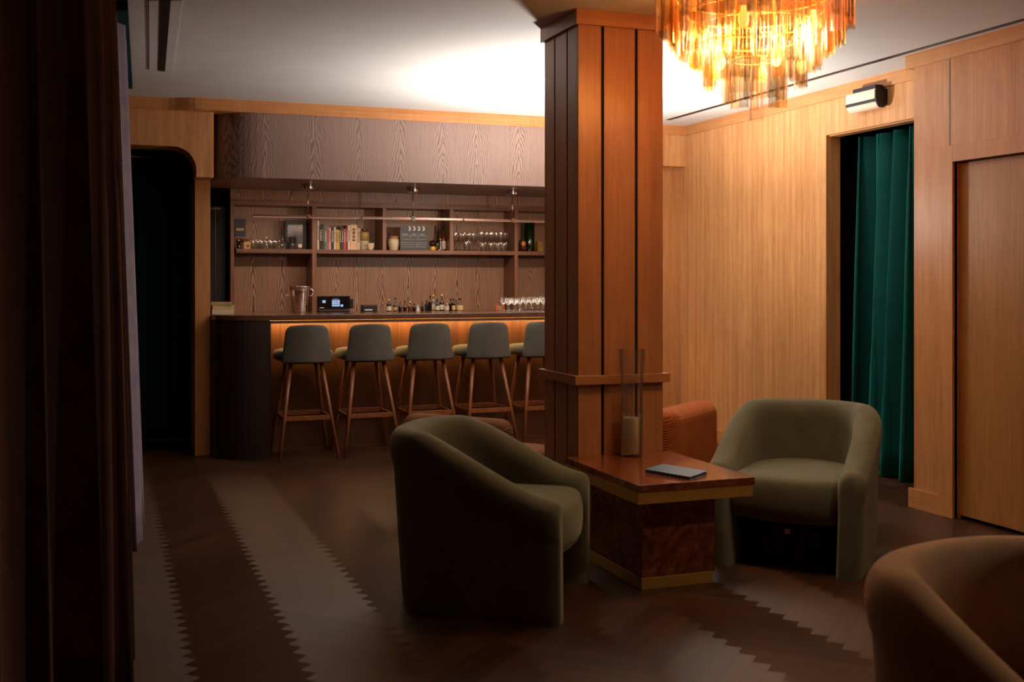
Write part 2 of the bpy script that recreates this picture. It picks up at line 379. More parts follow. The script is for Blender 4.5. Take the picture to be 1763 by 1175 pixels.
# ================================================================== COLUMN
K0, K1, L0, L1 = 2.225, 2.701, 5.055, 5.505
t = thing('column', 'square wood-panelled column standing in the middle of the room', 'column', (K0, L0, 0))
def rel(m, name, mat, bevel=0): return m.build(name, mat, t, bevel)
W_, D_ = K1-K0, L1-L0
box('core', .014, W_-.014, .014, D_-.014, 0, H-.001, M['void'], t)
def edges(u0, u1): return at_Y(u0, L0)-K0, at_Y(u1, L0)-K0
fr = [(0, edges(0, 1035)[1]), edges(1040, 1093), (edges(1098, 0)[0], W_)]
for (a, b) in fr:
    box('board', a, b, 0, .015, 0, H-.07, M['column'], t, .0015); box('board', a, b, D_-.015, D_, 0, H-.07, M['column'], t, .0015)
sd = [(.016, .135), (.15, .30), (.315, D_-.016)]
for (a, b) in sd:
    box('board', 0, .015, a, b, 0, H-.07, M['column'], t, .0015); box('board', W_-.015, W_, a, b, 0, H-.07, M['column'], t, .0015)
def ring(name, e, z0, z1, mat):
    m = MB(); m.box(-e, W_+e, -e, 0.0, z0, z1); m.box(-e, W_+e, D_, D_+e, z0, z1); m.box(-e, 0, 0, D_, z0, z1); m.box(W_, W_+e, 0, D_, z0, z1); return m.build(name, mat, t, .0015)
ring('chair_rail', .028, .848, .893, M['column_x'])
ring('capital', .018, H-.076, H, M['column_x'])

# ================================================================== BAR
PY, FY, BYY = 8.87, 8.526, 9.27
BR = 4.40
t = thing('bar_counter', 'long dark wood bar counter with glowing strip under its edge', 'bar counter', (0,0,0))
outl = [(.78, BYY), (.78, 8.86)] + arc(1.12, 8.86, .34, .334, 180, 270, 12)[1:] + [(BR, FY), (BR, BYY)]
MB().prism(outl, 1.058, 1.10, 'Z').build('countertop', M['bar_top'], t, .004)
endo = [(.782, BYY-.03), (.782, 8.86)] + arc(1.12, 8.86, .334, .328, 180, 270, 12)[1:] + [(1.192, 8.532), (1.192, BYY-.03)]
MB().prism(endo, 0, 1.056, 'Z').build('end_panel', M['bar_dark'], t)
box('front_panel', 1.192, BR, PY, PY+.03, .0, 1.057, M['bar_panel'], t)
box('kick_rail', 1.192, BR, PY-.018, PY, 0, .018, M['bar_panel'], t)
box('apron', 1.192, BR, FY+.004, FY+.02, 1.035, 1.057, M['bar_top'], t)
box('light_strip', 1.20, BR, 8.80, 8.815, 1.045, 1.057, emit('warm strip', (255, 168, 70), 8), t)
lg = light('strip_light', 'AREA', ((1.2+BR)/2, 8.80, 1.04), 19, (1, .60, .22), rot=(math.radians(8), 0, 0), shape='RECTANGLE', size=BR-1.25, size_y=.02)
# soffit over the bar
so = [(.79, 9.62), (.79, 8.88)] + arc(1.13, 8.88, .34, .368, 180, 270, 12)[1:] + [(BR, 8.512), (BR, 9.62)]
struct(MB().prism(so, 2.146, H-.02, 'Z').build('ceiling_soffit', M['oak_soffit'], bevel=.003))
# back shelf unit
SY, SB = 9.62, 9.92
t = thing('shelf_unit', 'oak shelving wall with a single display shelf behind the bar', 'shelving', (0,0,0))
def sx(u): return at_Y(u, SY)
XL = sx(397)
box('back_panel', XL, BR, SB, SB+.03, 0, 2.146, M['oak'], t)
SHZ = 1.6355
box('post', XL, sx(403), SY, SB, 0, 2.012, M['oak_z'], t)
for (a, b, full) in ((537.5, 545, 1), (659, 665, 0), (774.5, 780.6, 0), (886, 892, 1)):
    box('post', sx(a), sx(b), SY, SB, 0 if full else SHZ, 2.012, M['oak_z'], t)
box('top_rail', XL, BR, SY, SB, 2.012, 2.06, M['oak_x'], t)
box('header_panel', XL, BR, SY+.006, SB, 2.06, 2.146, M['oak'], t)
for (a, b) in ((406.5, 537.5), (545, 886), (892, 990)):
    box('shelf', sx(a), sx(b), SY, SB, SHZ-.036, SHZ, M['oak_x'], t, .001)
box('end_panel', sx(990), sx(990)+.03, SY, SB, 0, 2.012, M['oak_z'], t)
# service door beyond the bar end
t = thing('service_door', 'dark door with thin brass edge beside the oak shelving', 'door', (.80, 9.70, 0))
box('leaf', 0, .17, 0, .04, 0, 2.0, M['void'], t); box('edge_strip', .085, .089, -.004, 0, 0, 2.0, M['bronze'], t); box('closer', .02, .13, -.03, 0, 1.97, 1.985, M['bronze'], t)

# linear pendants
warm = emit('pendant light slot', (255, 206, 170), .6)
def pendant(u0, ur, u1, label, first=None):
    Y = 8.92; xr = at_Y(ur, Y); x0 = at_Y(u0, Y)-xr; x1 = at_Y(u1, Y)-xr
    t = thing('linear_pendant', label, 'pendant light', (xr, Y, 1.88), 0, 'linear pendants over the bar')
    MB().lathe([(.052, .222), (.052, .266)], n=28).build('ceiling_cup', M['chrome'], t, .003)
    MB().lathe([(.0055, .01), (.0055, .23)], n=10).build('rod', M['chrome'], t)
    box('bar', x0, x1, -.011, .011, -.006, .012, M['bronze'], t, .002)
    box('clamp', -.016, .016, -.016, .016, -.02, .025, M['chrome'], t, .003)
    box('light_slot', x0+.01, x1-.01, -.006, .006, -.0075, -.006, warm, t)
    lo = light('pendant_lamp', 'AREA', (xr+(x0+x1)/2, Y, 1.868), 4.5, (1, .72, .52), rot=(math.radians(22), 0, 0), shape='RECTANGLE', size=(x1-x0)*.94, size_y=.02)
pendant(435, 530, 620, 'slim bronze linear pendant at the left end of the bar')
pendant(623, 711, 797, 'slim linear pendant hanging over the middle of the bar')
pendant(798, 882, 972, 'slim linear pendant partly hidden by the column')

# ================================================================== STOOLS
def make_stool():
    t = thing('bar_stool', 'x', 'bar stool', (0,0,0), 0, 'bar stools along the counter')
    # local: back at -y, seat towards +y (the bar)
    # seat: rounded pad
    m = MB(); rows = []
    def se(a, rx, ry, e=.55):
        c, s = math.cos(a), math.sin(a); return rx*math.copysign(abs(c)**e, c), ry*math.copysign(abs(s)**e, s)
    for (sc, z) in ((.86, .745), (.97, .755), (1.0, .785), (.99, .805), (.93, .822), (.78, .830), (.4, .832)):
        rows.append([(se(2*PI*i/40, .225*sc, .215*sc)[0], se(2*PI*i/40, .225*sc, .215*sc)[1]+.03, z) for i in range(40)])
    R = m.grid(rows, closed=True); m.b.faces.new(R[-1]); m.b.faces.new(R[0][::-1]); m.build('seat', M['stool'], t)
    # backrest: trapezoid shell, gently curved
    m = MB(); front = []; back = []
    n, k = 17, 12
    def P(i, j, off):
        s = -1+2*i/(n-1); z = .735+(1.028-.735)*j/(k-1); f = j/(k-1)
        wd = .192-.035*f; x = s*wd
        zc = 0
        if f > .8:  # round top corners
            q = (f-.8)/.2; x = s*(wd-.03*q*q)
        y = -.205+.055*s*s-.02*f+off
        if j == k-1: zc = -.01*s*s
        return (x, y, z+zc)
    A = [[P(i, j, 0) for i in range(n)] for j in range(k)]; B_ = [[P(i, j, .04) for i in range(n)] for j in range(k)]
    Ra = m.grid(A); Rb = m.grid(B_)
    loopa = Ra[0]+[r[-1] for r in Ra[1:]]+Ra[-1][::-1][1:]+[r[0] for r in Ra[::-1]][1:-1]
    loopb = Rb[0]+[r[-1] for r in Rb[1:]]+Rb[-1][::-1][1:]+[r[0] for r in Rb[::-1]][1:-1]
    for i in range(len(loopa)): m.b.faces.new([loopa[i], loopa[(i+1)%len(loopa)], loopb[(i+1)%len(loopb)], loopb[i]])
    o = m.build('backrest', M['stool'], t, .012, segs=3)
    for p in o.data.polygons: p.use_smooth = True
    feet = {}
    for sx_ in (-1, 1):
        for sy_ in (-1, 1):
            top = Vector((sx_*.115, .02+sy_*.12, .75)); bot = Vector((sx_*.225, .0+(-.25 if sy_ < 0 else .235), 0)); feet[sx_, sy_] = (top, bot)
            MB().tube([top, bot], .017, .0125, 10).build('leg', M['stool_leg'], t)
    def leg_at(a, b, z): tp, bt = feet[a, b]; return bt+(tp-bt)*(z/.75)
    for sy_ in (-1, 1):
        a, b = leg_at(-1, sy_, .32), leg_at(1, sy_, .32)
        MB().box(a.x, b.x, a.y-.011, a.y+.011, .298, .332).build('footrest', M['stool_leg'], t, .002)
    for sx_ in (-1, 1):
        a, b = leg_at(sx_, -1, .32), leg_at(sx_, 1, .32)
        MB().box(a.x-.008, a.x+.008, a.y, b.y, .30, .324).build('side_rail', M['stool_leg'], t, .002)
    box('seat_frame', -.13, .13, -.11, .16, .722, .748, M['stool_leg'], t, .004)
    return t
st0 = make_stool()
sl = ['grey upholstered bar stool nearest the dark left end of the bar', 'grey bar stool second from the left end of the bar', 'grey bar stool in the middle of the row of five', 'grey bar stool second from the column', 'grey bar stool half hidden behind the column']
for i in range(5):
    o = st0 if i == 0 else dup(st0)
    o.location = (1.455+.49*i, 8.60, 0); o.rotation_euler = (0, 0, math.radians([0, 1, -1, 1, 0][i])); o['label'] = sl[i]

# ================================================================== TUB CHAIRS
def tub_chair(label, mat, loc, face, w=.33, hb=.745, hf=.50, name='tub_chair'):
    t = thing(name, label, 'armchair', loc, face, None)
    T = .06
    xa, xb = .30, -.03                     # straight arms run from xa to xb, round back behind
    path = []
    for k in range(9): path.append((xa+(xb-xa)*k/8, -w, 0, -1))
    for k in range(1, 24):
        a = PI/2+PI*k/24   # 90..270
        # from side -w round the back to +w
        cx, sy = math.cos(a), -math.sin(a)
        e = .82
        path.append((xb+.35*math.copysign(abs(cx)**e, cx), w*math.copysign(abs(sy)**e, sy), cx*1.0, sy))
    for k in range(9): path.append((xb+(xa-xb)*k/8, w, 0, 1))
    def height(x):
        f = min(1, max(0, (x+.22)/(.30+.22))); f = f*f*(3-2*f)*.35+f*.65
        return hb+(hf-hb)*f
    def profile(x, y, nx, ny, hh, sc=1.0):
        l = math.hypot(nx, ny); nx, ny = nx/l, ny/l
        pr = []
        rz = hh-.085                       # centre of the roll
        pr.append((T*.86, 0.0)); pr.append((T*.92, .03)); pr.append((T*.93, rz*.5)); pr.append((T*.93, rz-.095)); pr.append((T*.93, rz-.075)); pr.append((T*1.04, rz-.062)); pr.append((T*1.12, rz-.03))
        for q in range(0, 10):
            a = PI*q/9; pr.append((T*1.14*math.cos(a), rz+.085*math.sin(a)**.85 if math.sin(a) > 0 else rz))
        pr.append((-T*1.05, rz-.06)); pr.append((-T, rz-.12)); pr.append((-T, .20)); pr.append((-T, .0))
        out = []
        for d, z in pr:
            d *= sc
            tp = 1-.13*max(0, (1-z/hh))*(1 if x < xb+.02 else max(0, 1-(x-xb)/.33))
            out.append(((x*tp if x < 0 else x)+nx*d, y*(1-.05*max(0, 1-z/hh))+ny*d, z))
        return out
    rows = []
    def endcap(i, sgn):
        x, y, nx, ny = path[i]; r = []
        for th in (78, 60, 40, 20):
            c, s = math.cos(math.radians(th)), math.sin(math.radians(th))
            r.append(profile(x+.07*s, y, nx, ny, height(x)-.045*(1-c), .35+.65*c))
        return r
    rows += endcap(0, -1)
    for (x, y, nx, ny) in path: rows.append(profile(x, y, nx, ny, height(x)))
    rows += endcap(len(path)-1, 1)[::-1]
    m = MB(); R = m.grid(rows)
    m.b.faces.new(R[0]); m.b.faces.new(R[-1][::-1])
    m.build('shell', mat, t, sub=1)
    # seat cushion
    def inner(sc):
        pts_ = []
        ws = (w-T*.9); xf = .335
        for k in range(7): pts_.append((xf-(xf-xb)*k/6*1.0, -ws))
        for k in range(1, 16):
            a = PI/2+PI*k/16; pts_.append((xb+.29*math.cos(a), -ws*math.sin(a)))
        for k in range(7): pts_.append((xb+(xf-xb)*k/6, ws))
        for k in range(1, 8):
            s = 1-2*k/8; pts_.append((xf+.05*(1-s*s), ws*s))
        cx = .02
        return [(cx+(p[0]-cx)*sc, p[1]*sc) for p in pts_]
    m = MB(); rows = []
    for sc, z in ((.80, .225), (.92, .232), (.99, .27), (1.0, .33), (1.0, .38), (.985, .415), (.95, .437), (.85, .447), (.6, .452), (.3, .453)):
        rows.append([(a, b, z) for a, b in inner(sc)])
    R = m.grid(rows, closed=True); m.b.faces.new(R[-1]); m.b.faces.new(R[0][::-1]); m.build('seat_cushion', mat, t, sub=1)
    m = MB(); m.prism([(a*.8-.02, b*.86) for a, b in inner(.96)], .0, .23, 'Z'); m.build('base', M['void'], t)
    # seams where back meets the arms
    return t
c1 = tub_chair('olive green tub armchair left of the column, back turned to the left', M['olive'], (1.59, 4.53, 0), math.radians(-34))
c2 = tub_chair('olive green tub armchair right of the burl table, facing the room', M['olive'], (3.24, 4.64, 0), math.radians(-138), w=.318)
c3 = tub_chair('tan tub armchair cut off at the bottom right corner', M['tan'], (1.95, 1.765, 0), math.radians(-80))
for c_, xx in ((c2, .29),):
    box('tag', xx, xx+.002, .0, .025, .17, .195, M['white'], c_)

# blocky corduroy armchairs behind
def block_chair(label, mat, loc, rz, ht):
    t = thing('lounge_chair', label, 'armchair', loc, rz)
    def slab(name, x0, x1, y0, y1, z0, z1, r):
        return MB().box(x0, x1, y0, y1, z0, z1).build(name, mat, t, r, segs=5)
    slab('backrest', -.36, -.17, -.34, .34, .03, ht, .075); slab('seat', -.175, .36, -.33, .33, .10, .40, .05)
    for a in (-.3, .3):
        for b in (-.28, .28): box('foot', a-.02, a+.02, b-.02, b+.02, 0, .11, M['black'], t)
    return t
block_chair('rust orange corduroy armchair with rounded edges behind the column', M['orange'], (2.96, 5.80, 0), math.radians(129), .655)
M['brownfab'] = velvet('brown upholstery', (120, 76, 46), .3, (200, 150, 110), rib=True)
block_chair('brown upholstered low armchair behind the left olive chair', M['brownfab'], (2.04, 6.02, 0), math.radians(40), .615)

# ================================================================== SIDE TABLE
t = thing('side_table', 'burl wood side table with brass bands attached to the column', 'table', (2.15, 4.25, 0))
box('tabletop', 0, .585, 0, .80, .458, .49, M['burl'], t, .002)
box('top_band', .004, .578, .005, .80, .405, .458, M['brass'], t, .001)
box('pedestal', .08, .45, .12, .80, .05, .405, M['burl'], t, .001)
box('plinth', .078, .44, .118, .80, 0, .052, M['brass'], t, .001)
# vase with candle
vx, vy = 2.478, 4.965
t = thing('candle_vase', 'tall clear glass hurricane vase on the burl table against the column', 'vase', (vx, vy, .49))
prof = [(.050, 0), (.053, .004), (.054, .15), (.055, .30), (.060, .42), (.066, .50), (.064, .535)]
MB().lathe(prof, n=32, cap1=False).build('glass_cylinder', M['glass'], t)
cn = MB().lathe([(.038, .0145), (.040, .018), (.040, .19), (.036, .196), (.02, .192), (0, .190)], n=28).build('candle', M['wax'], None)
cn.location = (vx-.006, vy, .49); tag(cn, 'ivory pillar candle standing inside the tall glass vase', 'candle')
wk = MB().tube([(0,0,.19), (.001,0,.205)], .0012, n=6).build('wick', M['black'], cn)
# patterned book on the table
P = [on_z(u, v, .506) for (u, v) in ((1110, 808), (1141, 799), (1218, 811), (1188, 821.5))]
cxm = sum(p[0] for p in P)/4; cym = sum(p[1] for p in P)/4
def bluepat():
    m, N, L, B = newmat('blue geometric cover'); g = G(m.node_tree)
    n = N.new('ShaderNodeTexChecker'); n.inputs['Scale'].default_value = 1; L.new(g.mapv(g.pos(), (60, 60, 60), rot=(0,0,.4)), n.inputs[0])
    L.new(g.mixc(n.outputs['Fac'], s2l((62, 112, 152)), s2l((128, 176, 206))), B.inputs['Base Color']); B.inputs['Roughness'].default_value = .3; return m
t = thing('book', 'slim book with blue patterned cover lying on the burl table', 'book', (cxm, cym, .49))
Q = [(p[0]-cxm, p[1]-cym) for p in P]
MB().prism(Q, .013, .0155, 'Z').build('cover', bluepat(), t); MB().prism(Q, 0, .0025, 'Z').build('back_cover', bluepat(), t)
MB().prism([(a*.97, b*.97) for a, b in Q], .0025, .013, 'Z').build('pages', mk('dark page edges', (70, 70, 86), .6), t)

# ================================================================== CURTAINS
def interp(path, s):
    ls = [0]
    for a, b in zip(path, path[1:]): ls.append(ls[-1]+math.hypot(b[0]-a[0], b[1]-a[1]))
    d = s*ls[-1]
    for k in range(len(path)-1):
        if d <= ls[k+1] or k == len(path)-2:
            f = (d-ls[k])/(ls[k+1]-ls[k]); a, b = path[k], path[k+1]; l = ls[k+1]-ls[k]
            return a[0]+(b[0]-a[0])*f, a[1]+(b[1]-a[1])*f, (b[0]-a[0])/l, (b[1]-a[1])/l, d
def curtain(name, label, path, z0, z1, wl, amp, mat, seed=1, flare=.0, nz=14, ns=None, hem=0, lean=0):
    rnd = random.Random(seed); L_ = interp(path, 1)[4]; ns = ns or int(L_/wl*18)
    ph = [rnd.uniform(-.6, .6) for _ in range(int(L_/wl)+4)]; am = [rnd.uniform(.65, 1.25) for _ in range(int(L_/wl)+4)]
    rows = []
    for j in range(nz+1):
        f = j/nz; z = z0+(z1-z0)*f; r = []
        for i in range(ns+1):
            x, y, tx, ty, d = interp(path, i/ns)
            q = d/wl; k = int(q); a = am[k]+(am[k+1]-am[k])*(q-k); p = ph[k]+(ph[k+1]-ph[k])*(q-k)
            grow = .7+.5*(1-f)*(1+flare)
            o = amp*a*grow*math.sin(2*PI*q+p+.5*(1-f)*math.sin(q*1.7)) + amp*.22*math.sin(4*PI*q+2*p+1.5*f)
            o -= lean*(1-f)
            sl_ = amp*.35*math.sin(4*PI*q+p)*grow
            r.append((x-ty*o+tx*sl_, y+tx*o+ty*sl_, z+(hem*math.sin(q*2.1) if j == 0 else 0)))
        rows.append(r)
    m = MB(); m.grid(rows); o = m.build(name, mat)
    md = o.modifiers.new('thick', 'SOLIDIFY'); md.thickness = .004
    tag(o, label, 'curtain'); return o
curtain('curtain', 'brown velvet curtain hanging in tall folds along the left edge', [(-1.05, 1.55), (-.62, 1.95), (-.31, 2.5), (-.09, 3.2), (-.045, 4.2), (-.075, 5.6)], .02, H-.002, .27, .07, M['brown'], 5, .3, lean=.03)
curtain('curtain', 'grey lilac curtain hanging beyond the end of the brown velvet one', [(.05, 5.75), (.07, 6.5), (.085, 7.55)], .03, H-.002, .34, .045, M['lilac'], 8, .3, lean=.075)
curtain('curtain', 'deep teal curtain inside the round cornered doorway at left', [(-.9, 9.25), (.80, 9.35)], .10, 2.33, .17, .04, M['dteal'], 3)
rl = MB().tube([(-.9, 9.28, 2.36), (.9, 9.38, 2.36)], .010, n=8).build('curtain_rail', M['chrome']); tag(rl, 'thin curtain rail across the top of the dark left doorway', 'curtain rail')
curtain('curtain', 'bright teal velvet curtain in the tall opening on the right wall', [(5.05, 5.30), (5.06, 5.9), (5.12, 6.62)], .04, 2.39, .19, .10, M['teal'], 11, .2)

# ================================================================== AIR CONDITIONER
Xf = RX-.095
ya, yb = at_X(1508, Xf), at_X(1456, Xf)
zt = CAMZ+(480-151.5)*(Xf/ray(1508)[0])/FPX; zb = CAMZ+(480-193)*(Xf/ray(1456)[0])/FPX-.01
t = thing('air_conditioner', 'white wall mounted air conditioner above the curtained opening', 'air conditioner', (RX, ya, 0))
hh = zt-zb
def acp(e=0): return [(-.001, zb+.03), (-.001, zt), (-.09-e, zt), (-.095-e, zt-.01), (-.095-e, zb+hh*.42), (-.09-e, zb+hh*.3), (-.075-e*.5, zb+.012), (-.06, zb), (-.03, zb)]
def xp(pts_, y0, y1, nm, mat):
    m = MB(); lo = [m.b.verts.new((p[0], y0, p[1])) for p in pts_]; hi = [m.b.verts.new((p[0], y1, p[1])) for p in pts_]
    n = len(pts_); m.b.faces.new(lo); m.b.faces.new(hi[::-1])
    for i in range(n): m.b.faces.new([lo[i], lo[(i+1)%n], hi[(i+1)%n], hi[i]])
    return m.build(nm, mat, t)
M['acwhite'] = mk('warm white plastic', (226, 208, 186), .4, noise=.02)
xp(acp(), .012, yb-ya, 'body', M['acwhite']); xp(acp(.001), 0, .012, 'end_cap', M['black'])
box('louvre', -.0975, -.086, .012, yb-ya-.002, zb+hh*.30, zb+hh*.46, M['black'], t)
box('mounting_plate', -.075, -.001, .03, yb-ya-.05, zt, zt+.03, M['black'], t)

# ================================================================== CHANDELIER
CZ = H
t = thing('chandelier', 'large tiered chandelier of amber and smoke glass tubes, lit, over the table', 'chandelier', (CH[0], CH[1], 0))
Dc = dep(1300, CH[1]*1.0)
def cz(v): return CAMZ+(480-v)*4.78/FPX
tubes = {}
def tube_mesh(kind, ln, wd):
    key = (kind, ln)
    if key in tubes: return tubes[key]
    m = MB(); n = 24; prof_ = []
    rings = []
    for z in (0, -ln):
        rings.append([(wd*(.78+.22*math.cos(4*a))*math.cos(a), wd*(.78+.22*math.cos(4*a))*math.sin(a), z) for a in [2*PI*i/n for i in range(n)]])
    m.grid(rings, closed=True)
    me = bpy.data.meshes.new('glass_tube'); m.b.to_mesh(me); m.b.free(); me.materials.append(M[kind]); tubes[key] = me
    return me
fine = []
tiers = [  # radius, bottom y px, length, count, tube half width
    (.402, 52, .27, 58), (.360, 76, .22, 52), (.315, 97, .20, 44), (.262, 118, .20, 38), (.205, 148, .20, 28), (.118, 180, .20, 15), (.0, 211, .20, 1)]
for ti, (R_, v, ln, cnt) in enumerate(tiers):
    zb_ = cz(v)
    for k in range(cnt):
        a = 2*PI*k/max(cnt, 1)+ti*.37
        rr = R_+random.uniform(-.008, .008); dz = random.uniform(-.014, .014)
        p = random.random()
        kind = 'tube_amber' if p < (.40 if ti < 4 else .22) else ('tube_smoke' if p < (.58 if ti < 4 else .72) else 'tube_pink')
        if ti == 6: kind = 'tube_pink'
        l2 = random.choice((ln, ln-.03, ln+.02))
        wd = .023 if ti < 6 else .036
        fine.append((-(rr*math.sin(a)*CT+rr*math.cos(a)*ST), ti, (rr*math.cos(a), rr*math.sin(a), zb_+l2+dz), kind, round(l2, 3), wd, random.uniform(0, PI)))
# the hundred that show largest (low tiers and the camera side) are parts, the rest one part
score = sorted(fine, key=lambda q: -(q[0]+(q[1])*.09))
for q in score[:100]:
    me = tube_mesh(q[3], q[4], q[5]); o = bpy.data.objects.new('glass_tube', me); C.objects.link(o); o.parent = t; o.location = q[2]; o.rotation_euler = (0, 0, q[6])
rest = MB(); mats = ['tube_amber', 'tube_smoke', 'tube_pink']
def add_rest(pos_, kind, ln, wd):
    n = 16; rg = []
    for z in (0, -ln):
        rg.append([rest.b.verts.new((pos_[0]+wd*(.8+.2*math.cos(4*a))*math.cos(a), pos_[1]+wd*(.8+.2*math.cos(4*a))*math.sin(a), pos_[2]+z)) for a in [2*PI*i/n for i in range(n)]])
    for i in range(n):
        f = rest.b.faces.new([rg[0][i], rg[0][(i+1)%n], rg[1][(i+1)%n], rg[1][i]]); f.smooth = True; f.material_index = mats.index(kind)
for q in score[100:]: add_rest(q[2], q[3], q[4], q[5])
for k in range(56):
    a = 2*PI*k/56; add_rest((.41*math.cos(a), .41*math.sin(a), cz(10)+.18), random.choice(mats), .17, .021)
o = rest.build('glass_tube_mass', [M[x] for x in mats], t); o['kind'] = 'stuff'
fm = MB()
for ti, (R_, v, ln, cnt) in enumerate(tiers[:-1]):
    z = cz(v)+ln-.01; n = 48
    for k in range(n):
        a0, a1 = 2*PI*k/n, 2*PI*(k+1)/n; fm.tube([((R_-.02)*math.cos(a0), (R_-.02)*math.sin(a0), z), ((R_-.02)*math.cos(a1), (R_-.02)*math.sin(a1), z)], .004, n=6)
for k in range(6):
    a = k*PI/3; fm.tube([(0, 0, 2.68), (.38*math.cos(a), .38*math.sin(a), cz(52)+.26)], .006, n=6)
    fm.tube([(.09*math.cos(a), .09*math.sin(a), 2.66), (.11*math.cos(a), .11*math.sin(a), cz(180)+.19)], .004, n=6)
fm.build('frame', M['brass'], t)
MB().lathe([(.09, 2.69), (.09, 2.728)], n=28).build('ceiling_rose', M['brass'], t, .003)
bulb = emit('lit bulb', (255, 206, 130), 4)
for k in range(10):
    a = 2*PI*k/10+.2; R_ = .20 if k % 2 else .27; z = 2.31 if k % 2 else 2.46
    b = MB().lathe([(0, -.045), (.012, -.042), (.022, -.02), (.022, .0), (.013, .028), (.011, .045)], n=12).build('bulb', bulb, t); b.location = (R_*math.cos(a), R_*math.sin(a), z)

# ================================================================== FLOOR LAMP BEHIND COLUMN
t = thing('floor_lamp', 'black uplight floor lamp standing behind the column', 'floor lamp', (LAMP[0], LAMP[1], 0))
MB().lathe([(.13, 0), (.13, .018), (.02, .03)], n=28).build('base', M['black'], t)
MB().lathe([(.011, .02), (.011, LAMP[2]-.08)], n=12).build('pole', M['black'], t)
MB().lathe([(.02, LAMP[2]-.09), (.08, LAMP[2]-.07), (.13, LAMP[2]-.015), (.128, LAMP[2]-.013), (.078, LAMP[2]-.064), (0, LAMP[2]-.08)], n=28, cap0=True).build('shade', M['black'], t)

# ================================================================== THINGS ON THE COUNTER
CZT = 1.10
def ppx(u, Y): return dep(u, Y)/FPX        # metres per pixel there
def on_counter(u, Y=9.14): return at_Y(u, Y)
# stack of three books at the left end
cols = [((206, 190, 160), 'pale book at the bottom of the stack on the left end of the bar'), ((200, 172, 118), 'tan book in the middle of the stack on the left end of the bar'), ((150, 160, 110), 'green book with orange spine on top of the stack on the bar')]
zc = CZT
for k, (c, lb) in enumerate(cols):
    th = (.034, .036, .022)[k]; wdt = (.168, .165, .158)[k]
    t = thing('book', lb, 'book', (.79+(.004, .008, 0)[k], 8.95, zc), math.radians((0, 2, -3)[k]), 'books stacked on the bar end')
    box('cover', 0, wdt, 0, .002, .0, th, mk('book cover', c, .5), t); box('pages', .003, wdt-.002, .002, .22, .004, th-.004, mk('paper edge', (214, 200, 170), .8), t)
    box('boards', .0, wdt, .001, .222, 0, .004, mk('book board', c, .5), t); box('boards', .0, wdt, .001, .222, th-.004, th, mk('book board', c if k < 2 else (190, 110, 60), .5), t)
    zc += th
# ice bucket
u = 516; Y = 9.12; s = ppx(u, Y)
t = thing('champagne_bucket', 'polished steel champagne bucket with side handles on the bar', 'ice bucket', (at_Y(516, Y), Y, CZT))
MB().lathe([(.055, 0), (.058, .004), (.078, .175), (.082, .21), (.090, .214), (.088, .218), (.079, .213), (.074, .17), (.054, .006), (0, .006)], n=32).build('body', M['chrome'], t)
for sgn in (-1, 1):
    pts_ = [(sgn*(.083+.03*math.sin(a)), 0, .165-.03*math.cos(a)) for a in [PI*k/8 for k in range(9)]]
    MB().tube(pts_, .005, n=8).build('handle', M['chrome'], t)
# point of sale screen
def plane_scr(): return mk('black screen glass', (8, 9, 12), .15, noise=.0)
u0, u1 = 546, 603; X0, X1 = at_Y(u0, 9.1), at_Y(u1, 9.1); s = ppx(575, 9.1)
t = thing('cash_register', 'black touchscreen till with lit buttons standing on the bar', 'till', ((X0+X1)/2, 9.1, CZT))
hw = (X1-X0)/2
box('screen', -hw, hw, 0, .02, .022, .136, M['black'], t, .003)
disp = box('display', -hw+.006, hw-.006, -.001, 0, .032, .130, plane_scr(), t)
tile = emit('lit screen tile', (150, 180, 230), .55); tile2 = emit('blue screen tile', (120, 190, 240), .7)
for r_ in range(3):
    for c_ in range(3): box('button', -.035+.0225*c_+.02, -.035+.0225*c_+.04, -.0018, -.001, .048+.0185*r_, .064+.0185*r_, tile, disp)
box('button', -.095, -.068, -.0018, -.001, .078, .100, tile, disp); box('button', .058, .078, -.0018, -.001, .046, .064, tile2, disp)
box('title_bar', -.008, .040, -.0018, -.001, .108, .111, tile, disp)
box('status_bar', -.118, -.08, -.0018, -.001, .036, .040, emit('cream screen strip', (230, 200, 160), .5), disp)
box('stand', -hw+.01, hw-.01, -.03, .08, 0, .02, M['black'], t, .004); box('card_slot', -hw+.015, hw-.01, -.032, -.03, .013, .017, M['bronze'], t)
box('side_reader', hw+.002, hw+.028, .0, .03, .03, .11, M['black'], t, .004)
# receipt printer
X0, X1 = at_Y(624, 9.12), at_Y(650, 9.12)
t = thing('receipt_printer', 'small black box with a white strip right of the till', 'printer', (X0, 9.12, CZT)); box('case', 0, X1-X0, 0, .08, 0, .052, M['black'], t, .004); box('paper_slip', .02, .085, -.002, .0, .012, .022, M['white'], t)
box('lid', .0, X1-X0, .0, .08, .052, .058, mk('brown plastic', (70, 46, 40), .4), t)
# bottles
def bottle(label, u, top, Y, rad, body, cap, lab=None, neck=.4, shape=0, base=CZT, group='small bottles along the bar', name='bottle', capm=None):
    h = (zz(u, top, Y)-base)
    t = thing(name, label, 'bottle', (at_Y(u, Y), Y, base), 0, group)
    nr = rad*.32; sh = h*(1-neck)
    if shape == 1: pr = [(rad, 0), (rad, .01), (nr*1.2, sh), (nr, h*.86), (nr, h*.93)]
    else: pr = [(rad*.96, 0), (rad, .004), (rad, sh*.82), (rad*.85, sh*.92), (nr*1.2, sh*1.08), (nr, sh*1.2), (nr, h*.90)]
    b = MB().lathe(pr, n=18).build('glass_body', body, t)
    MB().lathe([(nr*1.35, h*.86), (nr*1.35, h*.995), (nr*1.1, h)], n=14).build('cap', cap, t)
    if lab: MB().lathe([(rad+.0008, sh*.12), (rad+.0008, sh*.62)], n=18, cap0=False, cap1=False).build('paper_label', lab, t)
    return t
